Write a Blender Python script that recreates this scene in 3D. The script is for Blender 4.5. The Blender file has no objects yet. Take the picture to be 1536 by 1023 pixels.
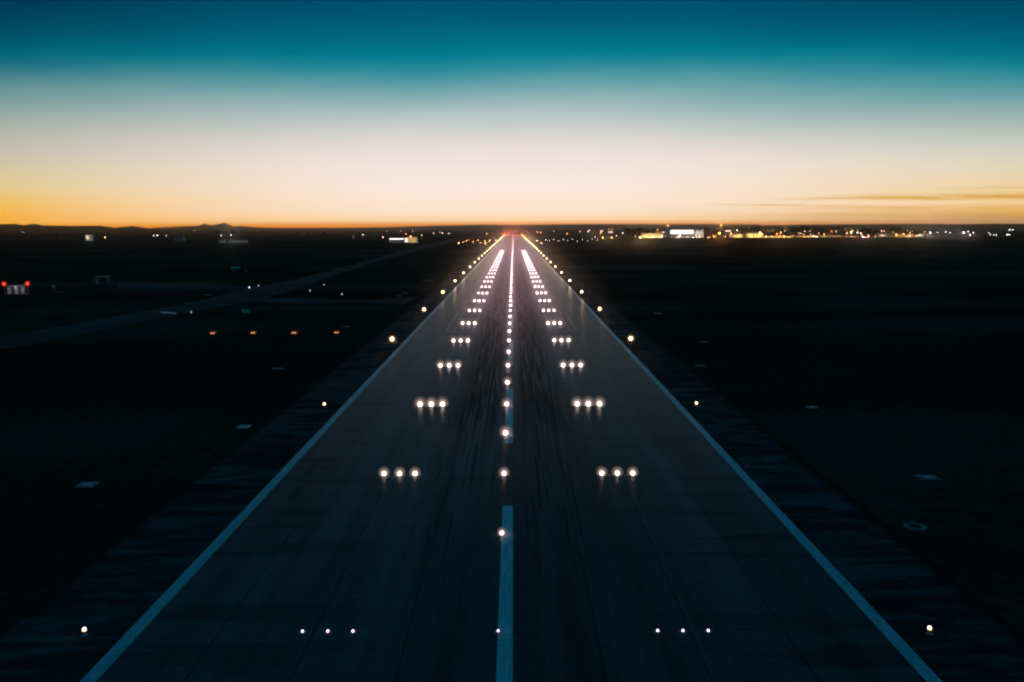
import bpy, bmesh, math, random
from mathutils import Vector, Matrix, noise

random.seed(11)
sc = bpy.context.scene
COL = sc.collection
rad = math.radians

# ------------------------------------------------------------------ camera
FPX = 1188.0                       # focal length in pixels of a 1536 px wide frame
CAM_H = 23.85
PITCH = math.atan(171.5 / FPX)
cam_d = bpy.data.cameras.new('camera')
cam = bpy.data.objects.new('camera', cam_d)
COL.objects.link(cam)
CM = (Matrix.Translation((0.54, 0, CAM_H)) @ Matrix.Rotation(rad(0.12), 4, 'Z')
      @ Matrix.Rotation(math.pi / 2 - PITCH, 4, 'X') @ Matrix.Rotation(rad(-0.16), 4, 'Z'))
cam.matrix_world = CM
cam_d.sensor_width = 36
cam_d.lens = 36 * FPX / 1536
cam_d.clip_start = 0.5
cam_d.clip_end = 120000
sc.camera = cam


def ray(px, py):
    d = CM.to_3x3() @ Vector(((px - 768) / FPX, (511.5 - py) / FPX, -1))
    return CM.translation.copy(), d


def G(px, py, z=0.0):
    """ground point seen at a photo pixel"""
    o, d = ray(px, py)
    t = (z - o.z) / d.z
    return o + d * t


def A(px, py, Y):
    """point at distance Y seen at a photo pixel"""
    o, d = ray(px, py)
    return o + d * (Y / d.y)


# ------------------------------------------------------------------ node helpers
def new_mat(name):
    m = bpy.data.materials.new(name)
    m.use_nodes = True
    nt = m.node_tree
    return m, nt, nt.nodes['Principled BSDF']


class NB:
    """tiny node builder"""
    def __init__(s, nt):
        s.nt = nt

    def n(s, t, **kw):
        x = s.nt.nodes.new(t)
        for k, v in kw.items():
            setattr(x, k, v)
        return x

    def put(s, sock, v):
        if hasattr(v, 'is_linked') or isinstance(v, bpy.types.NodeSocket):
            s.nt.links.new(v, sock)
        else:
            sock.default_value = v

    def m(s, op, a, b=0.0, c=0.0, clamp=False):
        x = s.n('ShaderNodeMath', operation=op, use_clamp=clamp)
        s.put(x.inputs[0], a); s.put(x.inputs[1], b); s.put(x.inputs[2], c)
        return x.outputs[0]

    def ss(s, v, lo, hi, a=0.0, b=1.0):
        x = s.n('ShaderNodeMapRange', interpolation_type='SMOOTHSTEP')
        s.put(x.inputs['Value'], v)
        x.inputs['From Min'].default_value = lo; x.inputs['From Max'].default_value = hi
        x.inputs['To Min'].default_value = a; x.inputs['To Max'].default_value = b
        return x.outputs[0]

    def noise(s, vec, scale, detail=3, rough=0.55, dist=0.0):
        x = s.n('ShaderNodeTexNoise')
        s.put(x.inputs['Vector'], vec)
        x.inputs['Scale'].default_value = scale; x.inputs['Detail'].default_value = detail
        x.inputs['Roughness'].default_value = rough; x.inputs['Distortion'].default_value = dist
        return x.outputs['Fac']

    def vec(s, x, y, z=0.0):
        c = s.n('ShaderNodeCombineXYZ')
        s.put(c.inputs[0], x); s.put(c.inputs[1], y); s.put(c.inputs[2], z)
        return c.outputs[0]

    def mix(s, f, a, b):
        x = s.n('ShaderNodeMix', data_type='RGBA')
        s.put(x.inputs[0], f); s.put(x.inputs[6], a); s.put(x.inputs[7], b)
        return x.outputs[2]

    def ramp(s, f, stops, interp='LINEAR'):
        x = s.n('ShaderNodeValToRGB')
        s.put(x.inputs[0], f)
        cr = x.color_ramp
        cr.interpolation = interp
        while len(cr.elements) < len(stops):
            cr.elements.new(0.5)
        for e, (p, c) in zip(cr.elements, stops):
            e.position = p; e.color = (*c, 1)
        return x.outputs[0]

    def xyz(s):
        g = s.n('ShaderNodeNewGeometry')
        q = s.n('ShaderNodeSeparateXYZ')
        s.nt.links.new(g.outputs['Position'], q.inputs[0])
        return g.outputs['Position'], q.outputs[0], q.outputs[1], q.outputs[2]


def srgb(r, g, b):
    f = lambda v: (v / 255 / 12.92) if v / 255 <= 0.04045 else ((v / 255 + 0.055) / 1.055) ** 2.4
    return (f(r), f(g), f(b))


def plain(name, col, rough=0.7, vary=0.25, scale=2.0, metal=0.0, spec=0.3):
    m, nt, p = new_mat(name)
    b = NB(nt)
    tc = b.n('ShaderNodeTexCoord')
    n = b.noise(tc.outputs['Object'], scale, 4)
    lo = tuple(c * (1 - vary) for c in col); hi = tuple(min(1, c * (1 + vary)) for c in col)
    b.put(p.inputs['Base Color'], b.ramp(n, [(0.3, lo), (0.7, hi)]))
    p.inputs['Roughness'].default_value = rough
    p.inputs['Metallic'].default_value = metal
    p.inputs['Specular IOR Level'].default_value = spec
    return m


def glow(name, col, strength, sample=False):
    m = bpy.data.materials.new(name)
    m.use_nodes = True
    nt = m.node_tree
    nt.nodes.clear()
    o = nt.nodes.new('ShaderNodeOutputMaterial'); e = nt.nodes.new('ShaderNodeEmission')
    e.inputs[0].default_value = (*col, 1); e.inputs[1].default_value = strength
    nt.links.new(e.outputs[0], o.inputs[0])
    m.cycles.emission_sampling = 'AUTO' if sample else 'NONE'
    return m


# ------------------------------------------------------------------ world: sky after sunset
world = bpy.data.worlds.new('World')
sc.world = world
world.use_nodes = True
nt = world.node_tree
b = NB(nt)
bg = nt.nodes['Background']
tc = b.n('ShaderNodeTexCoord')
sp = b.n('ShaderNodeSeparateXYZ')
nt.links.new(tc.outputs['Generated'], sp.inputs[0])
dx, dy, dz = sp.outputs
el = b.m('MULTIPLY', b.m('ARCTANGENT', b.m('DIVIDE', dz, b.m('MAXIMUM', dy, 0.6))), 180 / math.pi)
az = b.m('MULTIPLY', b.m('ARCTAN2', dx, dy), 180 / math.pi)       # 0 ahead, + to the right
EMAX = 40.0
hz_n = b.noise(b.vec(b.m('MULTIPLY', az, 0.035), b.m('MULTIPLY', el, 0.16), 1.3), 1.0, 5, 0.55)
els = b.m('ADD', el, b.m('MULTIPLY', b.m('MULTIPLY', b.m('SUBTRACT', hz_n, 0.5), 2.2), b.ss(el, 0.6, 5.0)))
elf = b.m('DIVIDE', els, EMAX, clamp=True)
HIGH = [(20, (0, 66, 96)), (40, (0, 102, 138))]


def R(stops):
    return b.ramp(elf, [(e / EMAX, srgb(*c)) for e, c in stops])


def EV(y):
    return math.degrees(math.atan((511.5 - y) / FPX) - PITCH)


def RY(low, stops):
    return R(low + [(EV(y), c) for y, c in stops] + HIGH)


centre = RY([(0.0, (232, 128, 24)), (0.22, (238, 140, 34)), (0.40, (255, 214, 158))],
            [(318, (255, 228, 202)), (285, (252, 232, 219)), (255, (246, 228, 221)), (235, (240, 224, 219)), (214, (226, 217, 213)), (190, (202, 207, 203)), (172, (180, 197, 196)), (155, (156, 184, 186)),
             (138, (132, 173, 178)), (124, (106, 162, 170)), (110, (78, 151, 163)), (98, (46, 140, 154)), (86, (16, 130, 147)), (74, (0, 121, 142)), (54, (0, 108, 133)), (28, (0, 92, 121)), (0, (0, 76, 108))])
left = RY([(0.0, (240, 128, 24)), (0.25, (252, 178, 54))],
          [(322, (250, 178, 60)), (303, (242, 190, 86)), (280, (226, 200, 140)), (252, (213, 197, 156)), (222, (198, 190, 172)), (190, (176, 180, 168)),
           (168, (158, 172, 165)), (150, (130, 161, 158)), (130, (98, 144, 150)), (112, (62, 125, 136)), (96, (28, 110, 125)), (82, (6, 100, 118)), (66, (0, 90, 112)), (34, (0, 66, 90)), (0, (0, 52, 78))])
right = RY([(0.0, (180, 138, 104)), (0.3, (188, 140, 98))],
           [(326, (204, 150, 88)), (318, (232, 178, 88)), (308, (246, 206, 150)), (290, (238, 206, 148)), (275, (236, 211, 166)), (250, (222, 214, 184)),
            (220, (200, 204, 192)), (190, (175, 189, 180)), (165, (140, 172, 171)), (145, (98, 157, 162)), (128, (58, 144, 154)), (112, (20, 131, 145)), (98, (2, 121, 137)),
            (68, (0, 101, 126)), (34, (0, 82, 111)), (0, (0, 68, 95))])
wl = b.m('MULTIPLY', b.m('ADD', az, 7.0), -1 / 26.0, clamp=True)
wl = b.m('POWER', wl, 1.5)
wr = b.m('MULTIPLY', b.m('ADD', az, -6.0), 1 / 27.0, clamp=True)
wr = b.m('POWER', wr, 1.3)
sky = b.mix(wr, b.mix(wl, centre, left), right)
# thin golden stratus streaks low on the right
wig = b.noise(b.vec(b.m('MULTIPLY', az, 0.16), b.m('MULTIPLY', el, 0.9), 3.7), 1.0, 4, 0.55, 0.2)
gap = b.noise(b.vec(b.m('MULTIPLY', az, 0.30), b.m('MULTIPLY', el, 5.0), 9.1), 1.0, 4, 0.6, 0.3)
wob = b.m('MULTIPLY', b.m('SUBTRACT', wig, 0.5), 0.22)


def band(e0, a0, slope, width, grow, a_in, a_full, a_out0, a_out1, amp):
    mid = b.m('ADD', b.m('MULTIPLY_ADD', b.m('SUBTRACT', az, a0), slope, e0), wob)
    t = b.m('ABSOLUTE', b.m('SUBTRACT', el, mid))
    wdt = b.m('MULTIPLY_ADD', b.m('SUBTRACT', az, a_in), grow * 2.0, width * 1.8)
    g = b.m('SUBTRACT', 1.0, b.m('DIVIDE', t, wdt), clamp=True)
    g = b.m('MULTIPLY', b.m('MULTIPLY', g, b.ss(gap, 0.25, 0.58)), b.m('MULTIPLY', b.ss(az, a_in, a_full), b.ss(az, a_out1, a_out0)))
    return b.m('MULTIPLY', g, amp)


cf = band(1.88, 18.5, 0.013, 0.07, 0.006, 15.5, 27, 60, 75, 1.0)
for args in ((2.10, 21, 0.010, 0.05, 0.004, 18, 27, 44, 60, 0.6), (1.56, 14, -0.022, 0.06, 0.003, 12, 17, 25, 31, 0.55),
             (1.20, 20, 0.004, 0.10, 0.006, 16, 26, 60, 75, 0.45), (0.72, 20, 0.0, 0.12, 0.006, 14, 24, 60, 75, 0.4), (2.6, 28, 0.01, 0.05, 0.003, 26, 32, 60, 70, 0.4)):
    cf = b.m('MAXIMUM', cf, band(*args))
sky = b.mix(cf, sky, (*srgb(214, 158, 20), 1))
# behind the viewer the twilight arch is dark
back = b.ss(dy, 0.35, -0.4)
sky = b.mix(back, sky, R([(0, (20, 62, 84)), (8, (8, 66, 92)), (20, (0, 74, 104)), (40, (0, 102, 138))]))
nt.links.new(sky, bg.inputs[0])
bg.inputs[1].default_value = 1.0

# ------------------------------------------------------------------ materials of the ground
# runway pavement
m_run, nt, p = new_mat('runway_asphalt')
b = NB(nt)
pos, X, Y, Z = b.xyz()
aX = b.m('ABSOLUTE', X)
fine = b.noise(pos, 2.2, 5, 0.65)
broad = b.noise(b.vec(b.m('MULTIPLY', X, 0.30), b.m('MULTIPLY', Y, 0.035)), 1.0, 4, 0.6)
cross = b.noise(b.vec(b.m('MULTIPLY', X, 0.045), b.m('MULTIPLY', Y, 0.42)), 1.0, 4, 0.6, 0.4)
lane = b.noise(b.vec(b.m('MULTIPLY', X, 0.55), b.m('MULTIPLY', Y, 0.004)), 1.0, 3, 0.5)
base = b.m('ADD', b.m('MULTIPLY', broad, 0.06), b.m('ADD', b.m('MULTIPLY', fine, 0.05), b.m('MULTIPLY', lane, 0.06)))
base = b.m('MAXIMUM', b.m('ADD', b.m('MULTIPLY', base, 1.15), -0.053), 0.008)
crossw = b.ss(aX, 6, 20, 0.15, 0.8)
crossd = b.m('MULTIPLY', b.ss(cross, 0.5, 0.38), crossw)
base = b.m('MULTIPLY', base, b.m('SUBTRACT', 1.0, b.m('MULTIPLY', crossd, 0.55)))
bk = b.n('ShaderNodeTexBrick')
b.put(bk.inputs['Vector'], b.vec(b.m('MULTIPLY', Y, 1.0), b.m('ADD', X, 0.2)))
bk.inputs['Color1'].default_value = (.78, .78, .78, 1); bk.inputs['Color2'].default_value = (1.12, 1.12, 1.12, 1); bk.inputs['Mortar'].default_value = (.35, .35, .35, 1)
bk.inputs['Scale'].default_value = 1.0; bk.inputs['Mortar Size'].default_value = 0.07; bk.inputs['Mortar Smooth'].default_value = 0.6
bk.inputs['Brick Width'].default_value = 37.0; bk.inputs['Row Height'].default_value = 5.6
bkr = b.n('ShaderNodeSeparateColor'); nt.links.new(bk.outputs['Color'], bkr.inputs[0])
base = b.m('MULTIPLY', base, bkr.outputs[0])
# tyre rubber laid down in two bands beside the centreline
st1 = b.noise(b.vec(b.m('MULTIPLY', X, 3.0), b.m('MULTIPLY', Y, 0.045)), 1.0, 3, 0.6, 0.15)
st2 = b.noise(b.vec(b.m('MULTIPLY', X, 1.1), b.m('MULTIPLY', Y, 0.010), 4.0), 1.0, 2, 0.5)
bandw = b.m('MULTIPLY', b.ss(aX, 0.7, 1.9), b.ss(aX, 9.0, 5.2))
starty = b.ss(b.m('ADD', Y, b.m('MULTIPLY', st2, 50)), 100, 130)
near_f = b.m('MULTIPLY', b.ss(Y, 30, 70), b.ss(st1, 0.52, 0.64))
streak = b.m('MULTIPLY', b.ss(st1, 0.36, 0.52), starty)
solid = b.ss(Y, 130, 330)
rub = b.m('MULTIPLY', bandw, b.m('MAXIMUM', b.m('MAXIMUM', b.m('MULTIPLY', streak, 0.95), b.m('MULTIPLY', near_f, 0.7)), b.m('MULTIPLY', solid, 0.88)))
rub = b.m('MULTIPLY', rub, b.ss(Y, 1500, 900))
rubc = b.mix(rub, b.vec(base, b.m('MULTIPLY', base, 1.02), b.m('MULTIPLY', base, 1.0)), (0.007, 0.008, 0.009, 1))
# dark patched joint in the gap of the centreline
b.put(p.inputs['Base Color'], rubc)
b.put(p.inputs['Roughness'], b.m('ADD', 0.28, b.m('MULTIPLY', fine, 0.12)))
b.put(p.inputs['Specular IOR Level'], b.m('ADD', 0.006, b.m('MULTIPLY', rub, -0.005)))
bp = b.n('ShaderNodeBump'); bp.inputs['Strength'].default_value = 0.05; bp.inputs['Distance'].default_value = 0.02
b.put(bp.inputs['Height'], fine); nt.links.new(bp.outputs[0], p.inputs['Normal'])

# shoulders with mud and grass cuttings washed across them
m_sh, nt, p = new_mat('shoulder_asphalt')
b = NB(nt)
pos, X, Y, Z = b.xyz()
aX = b.m('ABSOLUTE', X)
fine = b.noise(pos, 2.5, 5, 0.65)
cr1 = b.noise(b.vec(b.m('MULTIPLY', X, 0.09), b.m('MULTIPLY', Y, 0.40)), 1.0, 6, 0.66, 0.9)
cr2 = b.noise(b.vec(b.m('MULTIPLY', X, 0.10), b.m('MULTIPLY', Y, 0.06), 7.0), 1.0, 4, 0.6)
cr3 = b.noise(pos, 0.55, 5, 0.7)
wash = b.m('ADD', b.m('MULTIPLY', b.ss(cr1, 0.42, 0.68), 0.7), b.m('ADD', b.m('MULTIPLY', b.m('SUBTRACT', cr2, 0.50), 1.8), b.m('MULTIPLY', b.m('SUBTRACT', cr3, 0.5), 0.6)), clamp=True)
base = b.m('ADD', 0.012, b.m('MULTIPLY', wash, b.m('ADD', 0.018, b.m('MULTIPLY', fine, 0.064))))
verge = b.ss(b.m('ADD', aX, b.m('ADD', b.m('MULTIPLY', b.m('SUBTRACT', cr2, 0.5), 1.5), b.m('MULTIPLY', b.m('SUBTRACT', cr3, 0.5), 2.0))), 29.0, 30.3)
b.put(p.inputs['Base Color'], b.mix(verge, b.vec(base, b.m('MULTIPLY', base, 1.0), b.m('MULTIPLY', base, 1.0)), (0.006, 0.009, 0.006, 1)))
b.put(p.inputs['Roughness'], b.m('ADD', 0.75, b.m('MULTIPLY', fine, 0.15)))
p.inputs['Specular IOR Level'].default_value = 0.004

# grass
m_gr, nt, p = new_mat('mown_grass')
b = NB(nt)
pos, X, Y, Z = b.xyz()
n1 = b.noise(pos, 0.012, 4, 0.6)
n2 = b.noise(pos, 0.8, 5, 0.7)
n3 = b.noise(b.vec(b.m('MULTIPLY', X, 0.002), b.m('MULTIPLY', Y, 0.02)), 1.0, 3, 0.5)
f = b.m('ADD', b.m('MULTIPLY', n1, 0.5), b.m('ADD', b.m('MULTIPLY', n2, 0.35), b.m('MULTIPLY', n3, 0.4)))
b.put(p.inputs['Base Color'], b.ramp(f, [(0.45, (0.002, 0.004, 0.003)), (0.60, (0.009, 0.013, 0.009)), (0.76, (0.030, 0.035, 0.023))]))
p.inputs['Roughness'].default_value = 1.0
p.inputs['Specular IOR Level'].default_value = 0.0

m_field = plain('ploughed_soil', (0.010, 0.012, 0.009), 1.0, 0.3, 0.05, spec=0.0)
m_taxi = plain('taxiway_asphalt', (0.029, 0.032, 0.033), 0.9, 0.5, 0.05, spec=0.004)
m_hill = plain('wooded_hill', (0.020, 0.024, 0.018), 1.0, 0.4, 0.002, spec=0.0)


def paint(name, col, wear=0.5, rough=0.6):
    m, nt, p = new_mat(name)
    b = NB(nt)
    pos, X, Y, Z = b.xyz()
    w = b.noise(b.vec(b.m('MULTIPLY', X, 5.0), b.m('MULTIPLY', Y, 0.35)), 1.0, 5, 0.7)
    w2 = b.noise(pos, 3.0, 4, 0.7)
    k = b.ss(b.m('ADD', b.m('MULTIPLY', w, 0.6), b.m('MULTIPLY', w2, 0.4)), 0.40 - 0.1 * wear, 0.62)
    dark = tuple(c * (1 - wear) for c in col)
    b.put(p.inputs['Base Color'], b.mix(k, (*dark, 1), (*col, 1)))
    p.inputs['Roughness'].default_value = 0.34
    p.inputs['Specular IOR Level'].default_value = 0.008
    return m


m_white = paint('runway_paint', (0.29, 0.32, 0.335), 0.4)
m_centre = paint('centreline_paint', (0.36, 0.39, 0.40), 0.4)
m_faint = paint('faint_paint', (0.125, 0.135, 0.14), 0.45)
m_tyre = plain('tyre_black', (0.016, 0.016, 0.017), 0.9, 0.3, 3.0, spec=0.05)
m_slab = plain('weathered_concrete', (0.10, 0.105, 0.105), 0.9, 0.5, 1.5, spec=0.1)
m_steel = plain('grey_steel', (0.16, 0.17, 0.17), 0.5, 0.2, 6.0, metal=0.5)
m_black = plain('black_metal', (0.012, 0.012, 0.012), 0.8, 0.2, 8.0, spec=0.03)
m_yel = plain('yellow_paint', (0.55, 0.38, 0.04), 0.5, 0.2, 6.0)
m_orange = plain('orange_paint', (0.55, 0.14, 0.02), 0.5, 0.2, 6.0)
m_pale = plain('pale_render', (0.62, 0.60, 0.55), 0.8, 0.15, 0.4)
m_cream = plain('cream_cladding', (0.55, 0.46, 0.28), 0.7, 0.2, 0.3)
m_grey = plain('grey_cladding', (0.24, 0.25, 0.25), 0.7, 0.2, 0.3)
m_brick = plain('red_brick', (0.26, 0.12, 0.08), 0.8, 0.3, 0.6)
m_roof = plain('dark_roof', (0.05, 0.05, 0.055), 0.7, 0.3, 0.4)
m_green = plain('green_board', (0.20, 0.36, 0.26), 0.6, 0.2, 2.0)
m_bark = plain('bark', (0.05, 0.04, 0.03), 0.9, 0.3, 2.0)
m_leaf = plain('leaf', (0.035, 0.05, 0.025), 0.9, 0.5, 0.5, spec=0.1)

WARM = (1.0, 0.74, 0.60)
PINK = (1.0, 0.66, 0.66)
ROSE = (1.0, 0.48, 0.58)
EDGE = (1.0, 0.66, 0.34)
g_tdz = glow('lens_white', (1.0, 0.80, 0.72), 24, True)
g_ctr = glow('lens_pinkish', (1.0, 0.72, 0.72), 24, True)
g_edge = glow('lens_warm', (1.0, 0.70, 0.38), 26, True)
g_amber = glow('lens_amber', (1.0, 0.48, 0.18), 16)
g_red = glow('lens_red', (1.0, 0.035, 0.012), 9)
g_papi = glow('lens_orange_red', (1.0, 0.30, 0.08), 2.6)
g_blue = glow('lens_cool', (0.75, 0.92, 1.0), 2.6)
g_cw = glow('lamp_cool_white', (1.0, 0.90, 0.84), 24)
g_co = glow('lamp_orange', (1.0, 0.28, 0.04), 30)
g_cy = glow('lamp_warm_white', (1.0, 0.44, 0.13), 30)
g_cp = glow('lamp_pinkish', (1.0, 0.55, 0.46), 24)
g_win = glow('lit_window_white', (1.0, 0.84, 0.74), 2.2)
g_winy = glow('lit_window_yellow', (1.0, 0.60, 0.16), 1.5)
g_wino = glow('lit_window_orange', (1.0, 0.36, 0.06), 0.9)


# ------------------------------------------------------------------ mesh helpers
class MB:
    def __init__(s):
        s.bm = bmesh.new()

    def box(s, x0, x1, y0, y1, z0, z1, mi=0):
        v = [s.bm.verts.new((x, y, z)) for z in (z0, z1) for y in (y0, y1) for x in (x0, x1)]
        for q in ((0, 2, 3, 1), (4, 5, 7, 6), (0, 1, 5, 4), (2, 6, 7, 3), (0, 4, 6, 2), (1, 3, 7, 5)):
            s.bm.faces.new([v[i] for i in q]).material_index = mi
        return s

    def lathe(s, prof, seg=12, cx=0, cy=0, mi=0):
        rings = []
        for r, z in prof:
            rings.append([s.bm.verts.new((cx + r * math.cos(2 * math.pi * k / seg), cy + r * math.sin(2 * math.pi * k / seg), z)) for k in range(seg)])
        for a, c in zip(rings, rings[1:]):
            for k in range(seg):
                s.bm.faces.new((a[k], a[(k + 1) % seg], c[(k + 1) % seg], c[k])).material_index = mi
        s.bm.faces.new(rings[0][::-1]).material_index = mi
        s.bm.faces.new(rings[-1]).material_index = mi
        return s

    def poly(s, pts, z=None, mi=0):
        v = [s.bm.verts.new((q[0], q[1], z if z is not None else q[2])) for q in pts]
        f = s.bm.faces.new(v); f.material_index = mi
        return s

    def prism(s, pts, y0, y1, mi=0):
        """outline in xz extruded along y"""
        a = [s.bm.verts.new((x, y0, z)) for x, z in pts]
        c = [s.bm.verts.new((x, y1, z)) for x, z in pts]
        n = len(pts)
        s.bm.faces.new(a).material_index = mi
        s.bm.faces.new(c[::-1]).material_index = mi
        for i in range(n):
            s.bm.faces.new((a[i], c[i], c[(i + 1) % n], a[(i + 1) % n])).material_index = mi
        return s

    def tube(s, p0, p1, r, seg=8, mi=0):
        p0, p1 = Vector(p0), Vector(p1)
        q = (p1 - p0).to_track_quat('Z', 'Y')
        ra = [s.bm.verts.new(p0 + q @ Vector((r * math.cos(2 * math.pi * k / seg), r * math.sin(2 * math.pi * k / seg), 0))) for k in range(seg)]
        rb = [s.bm.verts.new(p1 + q @ Vector((r * math.cos(2 * math.pi * k / seg), r * math.sin(2 * math.pi * k / seg), 0))) for k in range(seg)]
        for k in range(seg):
            s.bm.faces.new((ra[k], ra[(k + 1) % seg], rb[(k + 1) % seg], rb[k])).material_index = mi
        s.bm.faces.new(ra[::-1]).material_index = mi
        s.bm.faces.new(rb).material_index = mi
        return s

    def build(s, name, mats, parent=None, loc=None, fix=True):
        if fix:
            bmesh.ops.recalc_face_normals(s.bm, faces=s.bm.faces[:])
        me = bpy.data.meshes.new(name)
        s.bm.to_mesh(me); s.bm.free()
        for m in (mats if isinstance(mats, (list, tuple)) else [mats]):
            me.materials.append(m)
        o = bpy.data.objects.new(name, me)
        COL.objects.link(o)
        if parent:
            o.parent = parent
        if loc is not None:
            o.location = loc
        return o


def empty(name, loc, rz=0):
    o = bpy.data.objects.new(name, None)
    o.empty_display_size = 0.3
    COL.objects.link(o)
    o.location = loc; o.rotation_euler = (0, 0, rz)
    return o


def tag(o, label=None, cat=None, group=None, kind=None):
    for k, v in (('label', label), ('category', cat), ('group', group), ('kind', kind)):
        if v:
            o[k] = v
    return o


def children(o):
    return [c for c in ALLKIDS.get(o.name, [])]


def copy_tree(o, parent=None):
    c = o.copy(); COL.objects.link(c)
    if parent:
        c.parent = parent
    for ch in list(o.children):
        copy_tree(ch, c)
    return c


def lamp_data(name, kind, col, inten, radius=0.1, spot=60, blend=1.0):
    """inten = radiant intensity towards the beam axis"""
    d = bpy.data.lights.new(name, kind)
    d.color = col
    d.energy = inten * 4 * math.pi * math.pi
    d.shadow_soft_size = radius
    if kind == 'SPOT':
        d.spot_size = rad(spot); d.spot_blend = blend
    return d


def add_lamp(name, data, parent, loc, elev=5.0, toe=0.0):
    o = bpy.data.objects.new(name, data)
    COL.objects.link(o)
    o.parent = parent
    o.location = loc
    if data.type == 'SPOT':
        o.rotation_euler = (rad(90 + elev), 0, math.pi + rad(toe))
    return o


ORD = ['first', 'second', 'third', 'fourth', 'fifth', 'sixth', 'seventh', 'eighth', 'ninth', 'tenth', 'eleventh', 'twelfth',
       'thirteenth', 'fourteenth', 'fifteenth', 'sixteenth', 'seventeenth', 'eighteenth', 'nineteenth', 'twentieth']

# ------------------------------------------------------------------ ground, pavement, paint
SIZE = 8200


def structure(name, mb, mat):
    o = mb.build(name, mat)
    o['kind'] = 'structure'
    return o


RW_END = 2350.0
SH_L, SH_R = -29.8, 30.5
structure('ground', MB().poly([(-SIZE, -400, 0), (SIZE, -400, 0), (SIZE, SIZE, 0), (-SIZE, SIZE, 0)]), m_gr)
structure('runway', MB().poly([(-22.6, -200, .02), (23.1, -200, .02), (23.1, RW_END + 4, .02), (-22.6, RW_END + 4, .02)]), m_run)
structure('runway_shoulder', MB().poly([(SH_L, -200, .016), (-22.6, -200, .016), (-22.6, RW_END + 4, .016), (SH_L, RW_END + 4, .016)])
          .poly([(23.1, -200, .016), (SH_R, -200, .016), (SH_R, RW_END + 4, .016), (23.1, RW_END + 4, .016)]), m_sh)
mb = MB()
for cx in (-22.1, 22.7):
    mb.poly([(cx - .42, -150, .024), (cx + .42, -150, .024), (cx + .42, RW_END, .024), (cx - .42, RW_END, .024)])
structure('runway_edge_marking', mb, m_white)
mb = MB()
y = 65.6 - 50 * 3
while y < RW_END - 40:
    mb.poly([(-.44, y - 30, .024), (.44, y - 30, .024), (.44, y, .024), (-.44, y, .024)])
    y += 50
structure('runway_centre_marking', mb, m_centre)
# what is left of an old aiming point: thin worn outlines
mb = MB()
for s, x0, x1 in ((-1, -15.3, -8.6), (1, 8.9, 15.4)):
    ya, yb = 180.0, 221.0
    for (a, c, d, e) in ((x0, x0 + .5, ya, yb), (x1 - .5, x1, ya, yb), (x0 + .5, x1 - .5, ya, ya + .8), (x0 + .5, x1 - .5, yb - .8, yb),
                         ((x0 + 1.7) if s < 0 else (x1 - 2.1), (x0 + 2.1) if s < 0 else (x1 - 1.7), ya + .8, yb - .8)):
        mb.poly([(a, d, .024), (c, d, .024), (c, e, .024), (a, e, .024)])
structure('old_aiming_marking', mb, m_faint)
# curved tyre scuffs on the left half
mb = MB()
for cx, cy in ((462, 705), (440, 739)):
    c = G(cx, cy)
    for off in (0, .42):
        for k in range(10):
            t0, t1 = -0.9 + k * .18, -0.9 + (k + 1) * .18
            w = .09
            f = lambda t: (c.x + off - .5 * math.cos(t * 1.3) + .45, c.y + 2.4 * t)
            (xa, ya), (xb, yb) = f(t0), f(t1)
            mb.poly([(xa - w, ya, .024), (xa + w, ya, .024), (xb + w, yb, .024), (xb - w, yb, .024)])
structure('tyre_scuff', mb, m_tyre)


def strip(name, pairs, z, mat):
    """sheet between two lists of photo pixels on the ground"""
    mb = MB()
    L = [G(*a) for a, c in pairs]; Rr = [G(*c) for a, c in pairs]
    vl = [mb.bm.verts.new((q.x, q.y, z)) for q in L]
    vr = [mb.bm.verts.new((q.x, q.y, z)) for q in Rr]
    for i in range(len(vl) - 1):
        mb.bm.faces.new((vl[i], vr[i], vr[i + 1], vl[i + 1]))
    o = mb.build(name, mat)
    for f in o.data.polygons:
        pass
    o['kind'] = 'structure'
    return o


strip('taxiway', [((-60, 514), (-60, 534)), ((60, 495), (60, 514)), ((150, 479), (150, 496)), ((240, 463), (240, 478)), ((310, 448.5), (310, 463)),
                  ((380, 431), (380, 452)), ((440, 419.5), (440, 436)), ((500, 404.5), (500, 414)), ((560, 388), (560, 394)),
                  ((620, 372), (630, 375)), ((672, 359.5), (690, 361)), ((700, 355.5), (725, 356))], .012, m_taxi)
strip('taxiway_branch', [((176, 424), (176, 434)), ((230, 424), (225, 434)), ((300, 425), (290, 433)), ((345, 428), (345, 432)), ((400, 430.5), (395, 434))], .008, m_taxi)
strip('runway_exit', [((365, 446), (380, 452)), ((430, 447), (430, 455)), ((520, 449), (500, 455)), ((580, 448), (580, 455)), ((627, 444.5), (606, 457))], .008, m_taxi)
strip('ploughed_field', [((1085, 368), (1092, 384)), ((1110, 362), (1130, 386)), ((1170, 361.5), (1190, 386)), ((1225, 363), (1235, 385)), ((1243, 372), (1246, 382)), ((1257, 379), (1257, 381))], .006, m_field)
mb = MB()
for (x0, y0, x1, y1) in ((239, 467.5, 263, 471),):
    a, c, d, e = G(x0, y0), G(x1, y0 + 1.2), G(x1 + 3, y1), G(x0 + 6, y1 - 1)
    mb.poly([a, e, d, c], z=.02)
structure('holding_marking', mb, m_white)

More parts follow.
